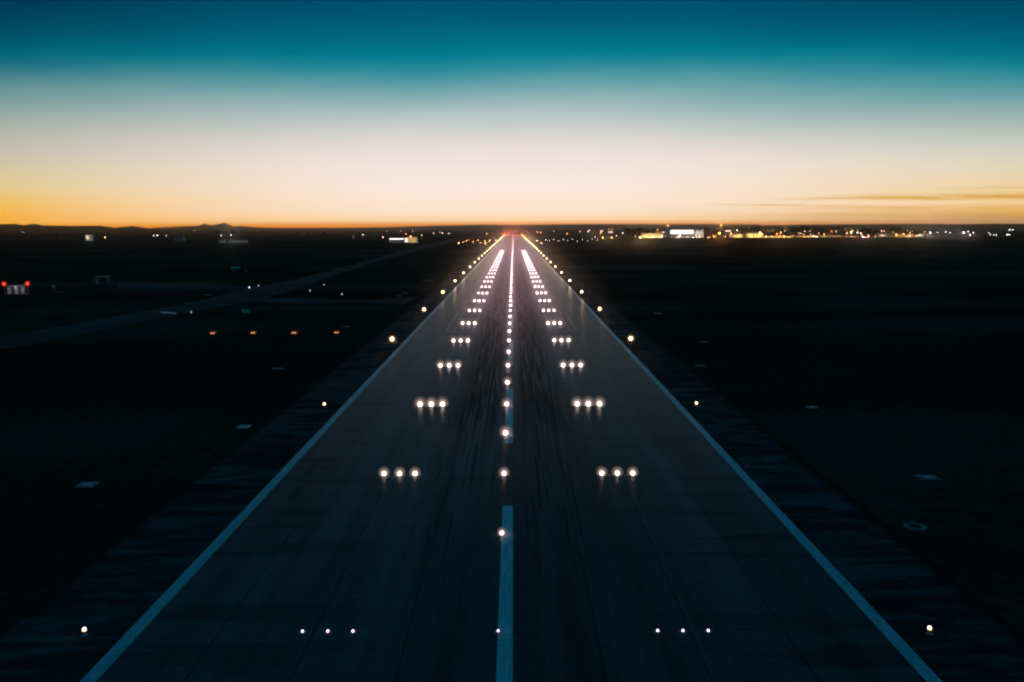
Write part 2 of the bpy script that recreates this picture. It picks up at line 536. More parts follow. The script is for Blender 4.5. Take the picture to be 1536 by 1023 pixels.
# ------------------------------------------------------------------ hills
def ridge(name, D, pts, depth, mat, rough=1.0):
    xs = [q[0] for q in pts]
    mb = MB()
    n = 520
    x0, x1 = xs[0], xs[-1]
    rows = []
    for i in range(n + 1):
        px = x0 + (x1 - x0) * i / n
        for (a, c) in zip(pts, pts[1:]):
            if a[0] <= px <= c[0]:
                t = (px - a[0]) / (c[0] - a[0])
                py = a[1] + (c[1] - a[1]) * t
                break
        top = A(px, py, D)
        h = max(3, top.z + rough * D * .00012 * noise.fractal(Vector((px * .10, D * .01, 0)), 1, 2, 6))
        row = []
        for k, (dd, hh) in enumerate(((-1, 0), (-.55, .45), (-.2, .86), (0, 1), (.5, .7), (1.2, 0))):
            s = (D + depth * dd) / D
            row.append(mb.bm.verts.new((top.x * s, D + depth * dd, h * hh - (.5 if hh == 0 else 0))))
        rows.append(row)
    for a, c in zip(rows, rows[1:]):
        for k in range(5):
            mb.bm.faces.new((a[k], c[k], c[k + 1], a[k + 1]))
    o = mb.build(name, mat)
    o['kind'] = 'structure'
    return o


ridge('hills', 4600, [(-260, 339), (-60, 335.5), (0, 336.2), (22, 335.6), (36, 337.6), (46, 335.9), (54, 335.7), (64, 338), (110, 338.8), (150, 338.4), (172, 341.4), (200, 338.9), (218, 341.8), (250, 344), (330, 345)], 900, m_hill)
ridge('far_hills', 7600, [(200, 345), (240, 341), (262, 340), (298, 338.6), (304, 336.4), (308, 335.2), (311, 336.6), (318, 338.0), (328, 335.8), (333, 334.8), (337, 333.8), (342, 336.4), (350, 339.6), (362, 339), (385, 341), (420, 341.8), (520, 341.5), (580, 340.6),
                           (650, 338.5), (720, 337), (770, 337.5), (830, 336.6), (900, 336), (960, 336.4), (1040, 336.2), (1140, 336.6)], 1200, m_hill, .4)
ridge('right_hills', 5600, [(980, 344), (1050, 340.5), (1100, 338.4), (1180, 337.2), (1260, 336.4), (1320, 336), (1390, 335.6), (1450, 336), (1480, 335.4), (1536, 335.4), (1700, 335), (1850, 338)], 1000, m_hill, .5)

# ------------------------------------------------------------------ runway lights
SIGMA = 0.00003
GAN = 0.99
GAIN = 2.0

# inset light: base ring, bright bulb and glowing shells added around it that imitate lens bloom; a near one has its parts, a far one is a single mesh
def halo_mat(name, col, st, through):
    m = glow(name, col, st)
    nt = m.node_tree
    e = next(n for n in nt.nodes if n.type == 'EMISSION'); o = next(n for n in nt.nodes if n.type == 'OUTPUT_MATERIAL')
    t = nt.nodes.new('ShaderNodeBsdfTransparent'); mx = nt.nodes.new('ShaderNodeMixShader')
    mx.inputs[0].default_value = 1 - through
    nt.links.new(t.outputs[0], mx.inputs[1]); nt.links.new(e.outputs[0], mx.inputs[2]); nt.links.new(mx.outputs[0], o.inputs[0])
    return m


def halo_shells(name, col):  # three emissive see-through layers that imitate bloom around a lamp
    return (halo_mat(name + '_inner', col, 1.6, .70), halo_mat(name, col, .80, .80), halo_mat(name + '_outer', col, .24, .82))


def globe_on(mb, r, zc, seg, mi=0):
    """sphere of radius r, cut off where it meets the base ring"""
    lo = max(-1.35, math.asin(max(-.98, (.052 - zc) / r)))
    n = 8
    return mb.lathe([(r * math.cos(lo + (1.38 - lo) * k / n), zc + r * math.sin(lo + (1.38 - lo) * k / n)) for k in range(n + 1)], seg, mi=mi)


def make_inset(lens_mat, halo_mats, lamp, name, s=1.0, cover=True):  # cover=True adds the glowing halo shells, not a real fitting part
    rim = [(.20 + .30 * s, .02), (.20 + .30 * s, .035), (.16 + .26 * s, .05), (.08, .05)]
    def parts(mb, k, seg, mi):
        if k == 0:
            return mb.lathe(rim, seg)
        if k == 1:
            return globe_on(mb, .06 + .14 * s, .10 + .14 * s, seg, mi)
        globe_on(mb, .09 + .22 * s, .105 + .17 * s, seg, mi)
        globe_on(mb, .12 + .35 * s, .115 + .20 * s, seg, mi + 1)
        return globe_on(mb, .15 + .54 * s, .12 + .26 * s, seg, mi + 2)
    root = empty(name, (0, 0, 0))
    parts(MB(), 0, 18, 0).build('housing', m_steel, root)
    parts(MB(), 1, 14, 0).build('bulb', lens_mat, root)
    if cover:
        parts(MB(), 2, 18, 0).build('cover', list(halo_mats), root)  # added glowing halo shells that imitate lens bloom, not a real cover
    if lamp:
        add_lamp('beam', lamp, root, (0, -.75, .24), BEAM_UP)
    if not cover:
        return root, None
    both = parts(parts(parts(MB(), 0, 10, 0), 1, 10, 1), 2, 12, 2).build(name, [m_steel, *FAR_MATS])
    if lamp:
        add_lamp('beam', lamp, both, (0, -.75, .24), BEAM_UP)
    return root, both


BEAM_UP = 4.6
FAR_MATS = (glow('lens_rose', (1.0, 0.70, 0.72), 15), *halo_shells('halo_rose', (1.0, 0.54, 0.60)))  # rose tint of the far glow put into the distant lamps' colour
I0 = 40.0 * GAIN
lamp_tdz = lamp_data('touchdown_beam', 'SPOT', ROSE, 120, .03, 10)
lamp_ctr = lamp_data('centre_beam', 'SPOT', ROSE, 120, .03, 10)
lamp_edge = lamp_data('edge_beam', 'SPOT', EDGE, 120, .03, 15)
lamp_amber = lamp_data('amber_beam', 'SPOT', (1, .36, .09), 230, .03, 11)
lamp_end = lamp_data('end_beam', 'SPOT', (1, .12, .02), 160, .1, 64)

used = set()


def take(proto, far, near, loc, label, cat, group):
    key = proto.name if near else far.name
    src = proto if near else far
    if key in used:
        o = copy_tree(src)
    else:
        o = src; used.add(key)
    o.location = loc
    tag(o, label, cat, group)
    return o


ROW0 = 44.1
c_tdz = halo_shells('halo_white', (1.0, 0.74, 0.62))
c_ctr = halo_shells('halo_pinkish', (1.0, 0.64, 0.62))
c_edge = halo_shells('halo_warm', (1.0, 0.56, 0.22))
pt, ft = make_inset(g_tdz, c_tdz, lamp_tdz, 'touchdown_light', 1.3)
pt0, _ = make_inset(glow('lens_violet_white', (1.0, .66, .92), 5), None, None, 'touchdown_light', .02, False)  # nearest row small and without shells: off-beam dimness put into the shape
c_blush = halo_shells('halo_blush', (1.0, 0.66, 0.62))
pt2, spare = make_inset(glow('lens_blush', (1.0, 0.74, 0.70), 20), c_blush, lamp_tdz, 'touchdown_light', 1.15)
bpy.data.objects.remove(spare)
pt1, spare = make_inset(g_tdz, c_tdz, None, 'touchdown_light', .75)
bpy.data.objects.remove(spare)
for n in range(26):
    for side, sx in (('left', -1), ('right', 1)):
        for where, dx in (('innermost', 9.05), ('middle', 10.55), ('outermost', 12.05)):
            near = n < 10
            if n < 14:
                lab = f'white inset light, {where} of its trio {side} of the centreline, {ORD[n]} row from the bottom'
            else:
                lab = f'tiny pinkish white light in the far merged rows {side} of the centreline'
            take(pt0 if n == 0 else pt1 if n == 1 else pt if n < 6 else pt2, ft, near, (sx * dx, ROW0 + 30 * n, 0), lab, 'runway light', 'touchdown zone light rows')
pc, fc = make_inset(g_ctr, c_ctr, lamp_ctr, 'centreline_light', 1.15)
pc0, _ = make_inset(glow('lens_violet_pink', (1.0, .60, .90), 4), None, None, 'centreline_light', .02, False)  # nearest centreline light built small and dim to imitate its off-axis look
pc1, spare = make_inset(g_ctr, c_ctr, None, 'centreline_light', .45)
bpy.data.objects.remove(spare)
pc2, spare = make_inset(g_ctr, c_ctr, None, 'centreline_light', .75)
bpy.data.objects.remove(spare)
for n in range(int((RW_END - ROW0) / 15)):
    near = n < 16
    if n < 20:
        lab = f'white inset light on the centreline marking, {ORD[n]} light up from the bottom of the photo'
    else:
        lab = 'far pinkish centreline light merged into one bright line toward the horizon'
    take((pc0, pc1, pc2)[n] if n < 3 else pc, fc, near, (-.42, ROW0 + 15 * n, .004), lab, 'runway light', 'runway centreline lights')


# elevated edge lights
def make_edge(lens_mat, halo_mats, lamp, name, s=1.0, cover=True, lm=m_yel):  # cover=True wraps the bulb in added halo shells
    r = .06 + .17 * s; rc = .14 + .46 * s; zc = max(.30 + r, rc * .8)
    def globe(mb, rad_, seg, mi):
        return mb.lathe([(rad_ * math.cos(a), zc + rad_ * math.sin(a)) for a in [(-1.35 + 2.7 * k / 8) for k in range(9)]], seg, mi=mi)
    root = empty(name, (0, 0, 0))
    MB().lathe([(.20, .016), (.20, .035), (.06, .05), (.03, .06)], 12).build('base_plate', m_steel, root)
    MB().lathe([(.026, .06), (.026, .26)], 8).build('stem', lm, root)
    MB().lathe([(.05, .26), (.14, .28), (.15, .31), (.06, .315), (.05, zc - r * .9)], 12).build('housing', lm, root)
    globe(MB(), r, 14, 0).build('bulb', lens_mat, root)
    if cover:
        globe(globe(globe(MB(), rc * .5, 14, 0), rc * .75, 16, 1), rc, 18, 2).build('cover', list(halo_mats), root)  # nested see-through globes added to imitate a bloom halo
        both = globe(globe(globe(globe(MB().lathe([(.20, .016), (.20, .04), (.03, .06), (.03, .24), (.14, .27), (.14, .31)], 8), r, 10, 1), rc * .5, 12, 2), rc * .75, 12, 3), rc, 12, 4).build(name, [lm, lens_mat, *halo_mats])
        if lamp:
            add_lamp('beam', lamp, root, (0, -rc - .1, zc), 3)
            add_lamp('beam', lamp, both, (0, -rc - .1, zc), 3)
        return root, both
    return root, None


pe, fe = make_edge(g_edge, c_edge, lamp_edge, 'edge_light', 1.6)
pe0, _ = make_edge(glow('lens_warm_violet', (1.0, .70, .62), 6), None, None, 'edge_light', .25, False)  # first edge lights built smaller, their off-beam dimness shaped in
pe1, fe1 = make_edge(g_edge, c_edge, None, 'edge_light', .35)
bpy.data.objects.remove(fe1)
c_amb = halo_shells('halo_amber', (1.0, 0.46, 0.14))
pa, fa = make_edge(g_amber, c_amb, lamp_amber, 'edge_light', 2.2)
for o in list(pa.children):
    bpy.data.objects.remove(o)
bpy.data.objects.remove(pa)
for side, ex in (('left', -24.85), ('right', 25.0)):
    n = 0
    while ROW0 + 60 * n < RW_END - 5:
        Y = ROW0 - .3 + 60 * n
        if n < 16:
            lab = f'warm elevated light on a short stem, {ORD[n]} from the bottom along the {side} runway edge'
        elif Y < RW_END - 600:
            lab = f'far warm edge light merged into the bright line on the {side} runway edge'
        else:
            lab = f'farthest amber edge light near the runway end on the {side} side'
        near = n < 8
        pr = (pe0, pe1)[n] if n < 2 else pe
        take(pr, fe if Y < RW_END - 600 else fa, near, (ex, Y, 0), lab, 'edge light', f'edge lights along the {side} side')
        n += 1

# red lights across the far end
m_end = MB().lathe([(.2, .02), (.2, .06), (.1, .08)], 8).lathe([(.12, .08), (.2, .2), (.12, .34), (.03, .38)], 8, mi=1).build('runway_end_light', [m_steel, g_red])
add_lamp('beam', lamp_end, m_end, (0, -.3, .4), 1)
xs = [-33, -30, -21, -17.5, -14, -10.5, -7, -3.5, 3.5, 7, 10.5, 14, 17.5, 21, 30.5, 33.5]
for i, x in enumerate(xs):
    o = m_end if i == 0 else copy_tree(m_end)
    o.location = (x, RW_END + 1, 0)
    tag(o, f'red light in the row across the far runway end, {ORD[i]} from the left', 'runway light', 'red runway end lights')


# ------------------------------------------------------------------ glide slope indicator boxes on the left grass
def make_papi():
    r = empty('approach_indicator', (0, 0, 0))
    MB().prism([(-.55, .55), (.55, .55), (.55, .95), (.5, 1.0), (-.5, 1.0), (-.55, .95)], -.6, .6).build('body', m_orange, r)
    for sx in (-.42, .42):
        MB().lathe([(.09, 0), (.09, .03), (.03, .04), (.03, .55)], 8, cx=sx, cy=-.35).build('leg', m_steel, r)
    MB().lathe([(.09, 0), (.09, .03), (.03, .04), (.03, .55)], 8, cx=0, cy=.4).build('leg', m_steel, r)
    for sx in (-.25, .25):
        MB().box(sx - .12, sx + .12, -.63, -.602, .69, .87).build('lens', g_papi, r)
    return r


lamp_papi = lamp_data('indicator_beam', 'SPOT', (1, .34, .10), 4, .1, 60)
papi = make_papi()
add_lamp('beam', lamp_papi, papi, (0, -.8, .8), 4)
words_ = ['farthest from the runway edge', 'second from the left', 'third from the left', 'nearest to the runway edge']
for i, (px, py) in enumerate(((320.5, 502.5), (381, 502), (442, 502), (505.5, 501.5))):
    q = G(px, py + 2)
    o = papi if i == 0 else copy_tree(papi)
    o.location = (q.x, q.y, 0)
    tag(o, f'small orange lit approach slope indicator box on dark grass, {words_[i]}', 'slope indicator', 'slope indicator boxes in a row')

# ------------------------------------------------------------------ slabs and covers in the grass
def slab(px, py, w, d, label, group='concrete slabs in the grass', m=m_slab, rz=None):
    q = G(px, py)
    mb = MB()
    mb.box(-w / 2, w / 2, -d / 2, d / 2, -.05, .035)
    o = mb.build('concrete_slab', m, loc=(q.x, q.y, 0))
    o.rotation_euler.z = random.uniform(-.06, .06) if rz is None else rz
    bm = bmesh.new(); bm.from_mesh(o.data)
    bmesh.ops.bevel(bm, geom=[e for e in bm.edges], offset=.012, segments=1, affect='EDGES')
    bm.to_mesh(o.data); bm.free()
    tag(o, label, 'concrete slab', group)
    # the steel lid let into it
    MB().box(-w * .22, w * .22, -d * .22, d * .22, .036, .05).build('lid', m_steel, o)
    return o


slab(131, 727, 1.75, 1.7, 'pale square concrete slab in the black grass at far left, lower of the left slabs')
slab(366, 640, 1.5, 1.5, 'dim flat slab in the grass beside the left shoulder and second edge light', m=m_grey)
slab(416, 553, 1.9, 1.2, 'pale flat slab in the grass below the slope indicator boxes')
slab(520, 490, 1.9, 1.2, 'pale flat slab just above the slope indicator box nearest the runway')
slab(641, 421, 4.2, 4.4, 'bright pale slab in the grass beside the left edge lights')
slab(607, 440, 2.6, 2.6, 'pale slab in the grass just above the runway exit road')
slab(598, 444, 1.8, 1.2, 'dim small slab touching the runway exit road', m=m_grey)
slab(312, 442, 3.0, 3.0, 'pale slab between the taxiway and its left branch')
slab(1056, 513, 1.9, 1.0, 'dim slab in the right grass, highest of the right slabs near the shoulder')
slab(1050, 549, 1.8, .9, 'dim slab in the right grass closest to the shoulder corner')
slab(1218, 611, 1.55, 1.3, 'pale square slab in the right grass level with the second edge light')
slab(1391, 716, 1.85, 1.5, 'pale square slab in the right grass above the round cover')
slab(987, 470, 2.0, 1.6, 'faint slab in the right grass beside the far shoulder', m=m_grey)
q = G(1373, 790)
mb = MB()
seg = 28
ri = [[mb.bm.verts.new((r * math.cos(2 * math.pi * k / seg), r * math.sin(2 * math.pi * k / seg), z)) for k in range(seg)] for r, z in ((.52, 0), (.52, .06), (.84, .06), (.86, 0))]
for a, c in zip(ri, ri[1:]):
    for k in range(seg):
        mb.bm.faces.new((a[k], a[(k + 1) % seg], c[(k + 1) % seg], c[k]))
o = mb.build('manhole', m_slab, loc=(q.x, q.y, 0))
tag(o, 'round manhole with a pale concrete ring in the black right grass', 'manhole')
MB().lathe([(.5, .0), (.5, .045), (.1, .05)], 24).build('cover', m_black, o)


# ------------------------------------------------------------------ taxiway signs and small lamps at left
def board(name, px, py, w, h, label, cat, m, group=None, rz=0):
    q = G(px, py)
    r = empty(name, (q.x, q.y, 0), rz)
    MB().box(-w / 2, w / 2, -.1, .1, .25, .25 + h).build('panel', m, r)
    MB().box(-w / 2 - .05, w / 2 + .05, -.14, .14, .25 + h, .31 + h).build('top_cap', m_steel, r)
    for sx in (-.38, .38):
        MB().box(sx * w - .05, sx * w + .05, -.06, .06, 0, .25).build('leg', m_steel, r)
    return tag(r, label, cat, group)


board('taxiway_sign', 353, 403.2, 5.0, .9, 'wide pale sign board on the grass beyond the left taxiway branch', 'sign', m_pale)
board('taxiway_sign', 351, 407, 1.6, .7, 'small dim sign board just below the wide pale sign board', 'sign', m_grey)
board('taxiway_sign', 368.5, 408.4, 1.3, .8, 'small pale sign board right of the wide pale sign board', 'sign', m_slab)
board('notice_board', 369, 471, 2.1, 1.05, 'greenish board on legs in the grass below the taxiway bend', 'sign', m_green, rz=.25)


def post_lamp(px, py, label, mat, s=1.0, hgt=.45):
    q = G(px, py + 1.5)
    r = empty('taxiway_light', (q.x, q.y, 0))
    MB().lathe([(.14, 0), (.14, .03), (.03, .05), (.03, hgt)], 8).build('stem', m_steel, r)
    MB().lathe([(.10 * s, hgt), (.13 * s, hgt + .12 * s), (.08 * s, hgt + .26 * s), (.02, hgt + .28 * s)], 10).build('lens', mat, r)
    return tag(r, label, 'taxiway light', 'small taxiway lights')


g_dim = glow('lens_faint', (.8, .95, 1.0), .7)
post_lamp(374, 432, 'cool white small light at the left taxiway junction, brighter of the two', g_blue, 1.6)
post_lamp(388, 429.5, 'faint cool light just right of the brighter taxiway junction light', g_dim, 1.8)
post_lamp(465, 437, 'faint white light on the grass above the runway exit, left of the group', g_dim, 1.8)
post_lamp(513, 442.5, 'faint white light just above the runway exit road', g_dim, 1.8)
post_lamp(486, 428, 'faintest light of the grass between taxiway and runway exit', glow('lens_fainter', (.8, .95, 1), .5), 1.8)
post_lamp(368, 468.5, 'tiny dim light on the greenish board side of the taxiway', glow('lens_faintest', (.8, 1, .95), .4), 1.0)
post_lamp(287, 470, 'tiny dim light on the taxiway edge right of the white holding bar', glow('lens_pale', (.8, 1, .95), .5), 1.5)

m_dkwall = plain('dark_grey_cladding', (0.06, 0.06, 0.06), 0.8, 0.25, 0.5, spec=0.1)
# equipment shelter with two red obstruction lamps
q = G(27, 441)
sh = empty('equipment_shelter', (q.x, q.y, 0), rad(12))
MB().box(-3.3, 3.3, -1.3, 1.3, .15, 2.9).build('wall', m_dkwall, sh)
MB().box(-3.5, 3.5, -1.5, 1.5, 2.9, 3.1).build('roof', m_steel, sh)
MB().box(-3.6, 3.6, -1.6, 1.6, 0, .15).build('plinth', m_slab, sh)
g_door = plain('white_door', (.42, .42, .41), .5, .2, 2)
for dx in (-2.3, 0.05, 2.2):
    d = MB().box(dx - .5, dx + .5, -1.36, -1.302, .2, 2.5).build('door', g_door, sh)
    MB().box(dx + .3, dx + .42, -1.42, -1.362, 1.2, 1.35).build('handle', m_black, d)
c_redc = halo_shells('halo_red', (1.0, 0.04, 0.02))
lamp_obs = lamp_data('obstruction_glow', 'POINT', (1, .05, .015), 10, .12)
for dx in (-3.85, 3.85):
    po = MB().lathe([(.06, 0), (.06, 3.5)], 8, cx=dx, cy=-1.2).build('lamp_post', m_steel, sh)
    MB().lathe([(.16, 3.5), (.34, 3.7), (.32, 4.05), (.1, 4.25)], 12, cx=dx, cy=-1.2).build('red_lamp', g_red, po)
    gl = MB()
    for k_i, k_r in enumerate((.5, .75, 1.05)):
        gl.lathe([(k_r * math.cos(a), 3.9 + k_r * math.sin(a)) for a in [-1.4 + 2.8 * q_ / 8 for q_ in range(9)]], 18, cx=dx, cy=-1.2, mi=k_i)
    gl.build('red_halo_shell', list(c_redc), po)  # glowing shells added around the red lamp to imitate its halo
    add_lamp('glow', lamp_obs, po, (dx, -1.6, 3.8))
lamp_work = lamp_data('door_lamp', 'POINT', (1, .85, .8), 1.2, .1)
wl_ = MB().box(-.2, .2, -1.55, -1.302, 2.62, 2.76).build('wall_lamp', glow('wall_lamp_lens', (1, .85, .8), 2.0), sh)
add_lamp('glow', lamp_work, sh, (-1.2, -3.2, 2.7))
add_lamp('glow', lamp_work, sh, (1.6, -3.2, 2.7))
tag(sh, 'grey equipment shelter with three white doors and a red lamp at each end', 'shelter')

q = G(151, 426.5)
hut = empty('equipment_hut', (q.x, q.y, 0), rad(10))
MB().box(-1.6, 3.2, -1.6, 1.6, .1, 3.2).build('wall', m_dkwall, hut)
MB().box(-1.8, 3.4, -1.8, 1.8, 3.2, 3.4).build('roof', m_steel, hut)
MB().prism([(-3.4, .1), (-1.6, .1), (-1.6, 2.6), (-3.4, 2.2)], -1.3, 1.3).build('annex', m_dkwall, hut)
d = MB().box(-1.2, -.5, -1.66, -1.602, .2, 2.3).build('door', g_door, hut)
MB().box(-.62, -.54, -1.72, -1.662, 1.1, 1.25).build('handle', m_black, d)
MB().box(1.0, 2.6, -1.65, -1.602, 1.2, 2.4).build('window', m_black, hut)
tag(hut, 'small grey hut with a low annex left of the taxiway branch', 'hut')
q = G(80.5, 435)
po = empty('marker_post', (q.x, q.y, 0))
MB().lathe([(.1, 0), (.1, 2.2)], 8).build('post', m_steel, po)
MB().box(-.35, .35, -.12, .12, .9, 1.8).build('cabinet', m_pale, po)
tag(po, 'thin post with a pale cabinet right of the red lamp shelter', 'post')
slab(91, 438, 3.4, 2.2, 'low pale slab right of the thin post with a cabinet')

# ------------------------------------------------------------------ far lamps
lamp_cache = {}


def far_lamp_data(col, inten):
    k = (col, round(inten, 2))
    if k not in lamp_cache:
        lamp_cache[k] = lamp_data('lamp_glow', 'POINT', col, inten, .3)
    return lamp_cache[k]


KINDS_ = {'w': (g_cw, (1, .84, .78), 'white'), 'o': (g_co, (1, .38, .07), 'orange'), 'y': (g_cy, (1, .62, .30), 'warm white'), 'p': (g_cp, (1, .55, .48), 'pinkish')}
post_mesh = {}


def street_lamp(px, py, k, s, label, group=None, Y=None, cat='street lamp', hgt=9.0):
    """a lamp on its pole, s = brightness"""
    dyp = max(1.0, py - 340)
    if Y is None:
        Y = min(3000, max(1660, (CAM_H - hgt) * FPX / dyp))
    q = A(px, py, Y)
    z = max(.8, q.z)
    mat, col, word = KINDS_[k]
    r = .75 * math.sqrt(max(s, .15)) * Y / 1700
    root = empty('street_lamp' if z > 3 else 'low_lamp', (q.x, q.y, 0))
    key = (round(z), k, round(s, 1), Y > 2200)
    if key in post_mesh:
        a, c = post_mesh[key]
        o1 = bpy.data.objects.new('pole', a); o2 = bpy.data.objects.new('lamp_head', c)
        for o in (o1, o2):
            COL.objects.link(o); o.parent = root
    else:
        o1 = MB().lathe([(.16, 0), (.12, 1), (.08, z - .1)], 6).tube((0, 0, z - .15), (0, -.7, z), .06, 6).build('pole', m_steel, root)
        o2 = MB().lathe([(r * .5, z - r * .6), (r, z - r * .2), (r, z + r * .3), (r * .4, z + r * .7)], 8, cy=-.8 - r).build('lamp_head', mat, root)
        post_mesh[key] = (o1.data, o2.data)
    if s >= .7:
        add_lamp('glow', far_lamp_data(col, s * 900 * (Y / 1700)), root, (0, -1.4 - 2 * r, z))
    return tag(root, label, cat, group)


# row of small white lamps left of the far runway end
rowl = [(688.3, 364.5, .55), (700, 361, .45), (709.5, 362.6, .4), (717.3, 360, .45), (727.3, 361, .4), (728, 365, .5), (734.3, 361.3, .5), (743, 360.6, .35), (695, 363, .2), (704, 360, .15), (721, 363.8, .2)]
rowl.sort()
for i, (px, py, s) in enumerate(rowl):
    street_lamp(px, py, 'y', s, f'small white light on the grass left of the far runway, {ORD[i]} from the left', 'lights left of the far runway', Y=(CAM_H - .8) * FPX / (py - 340), cat='taxiway light')
rowr = [(805.7, 361, .5, 'p'), (812, 365, .6, 'y'), (818, 359.3, .12, 'w'), (824, 360.3, .1, 'w'), (831, 359.4, .12, 'w'), (838, 361, .1, 'w'), (845, 359.2, .12, 'w'), (852, 360.6, .12, 'w'), (859, 359, .15, 'w'), (866, 361.4, .35, 'p'), (874, 359.4, .12, 'w'), (881, 361, .12, 'w'), (888, 358.6, .12, 'w'), (896, 360.2, .15, 'w')]
for i, (px, py, s, k) in enumerate(rowr):
    street_lamp(px, py, k, s, f'small light in the dotted row right of the far runway, {ORD[i]} from the left', 'lights right of the far runway', Y=(CAM_H - .8) * FPX / (py - 340), cat='taxiway light')

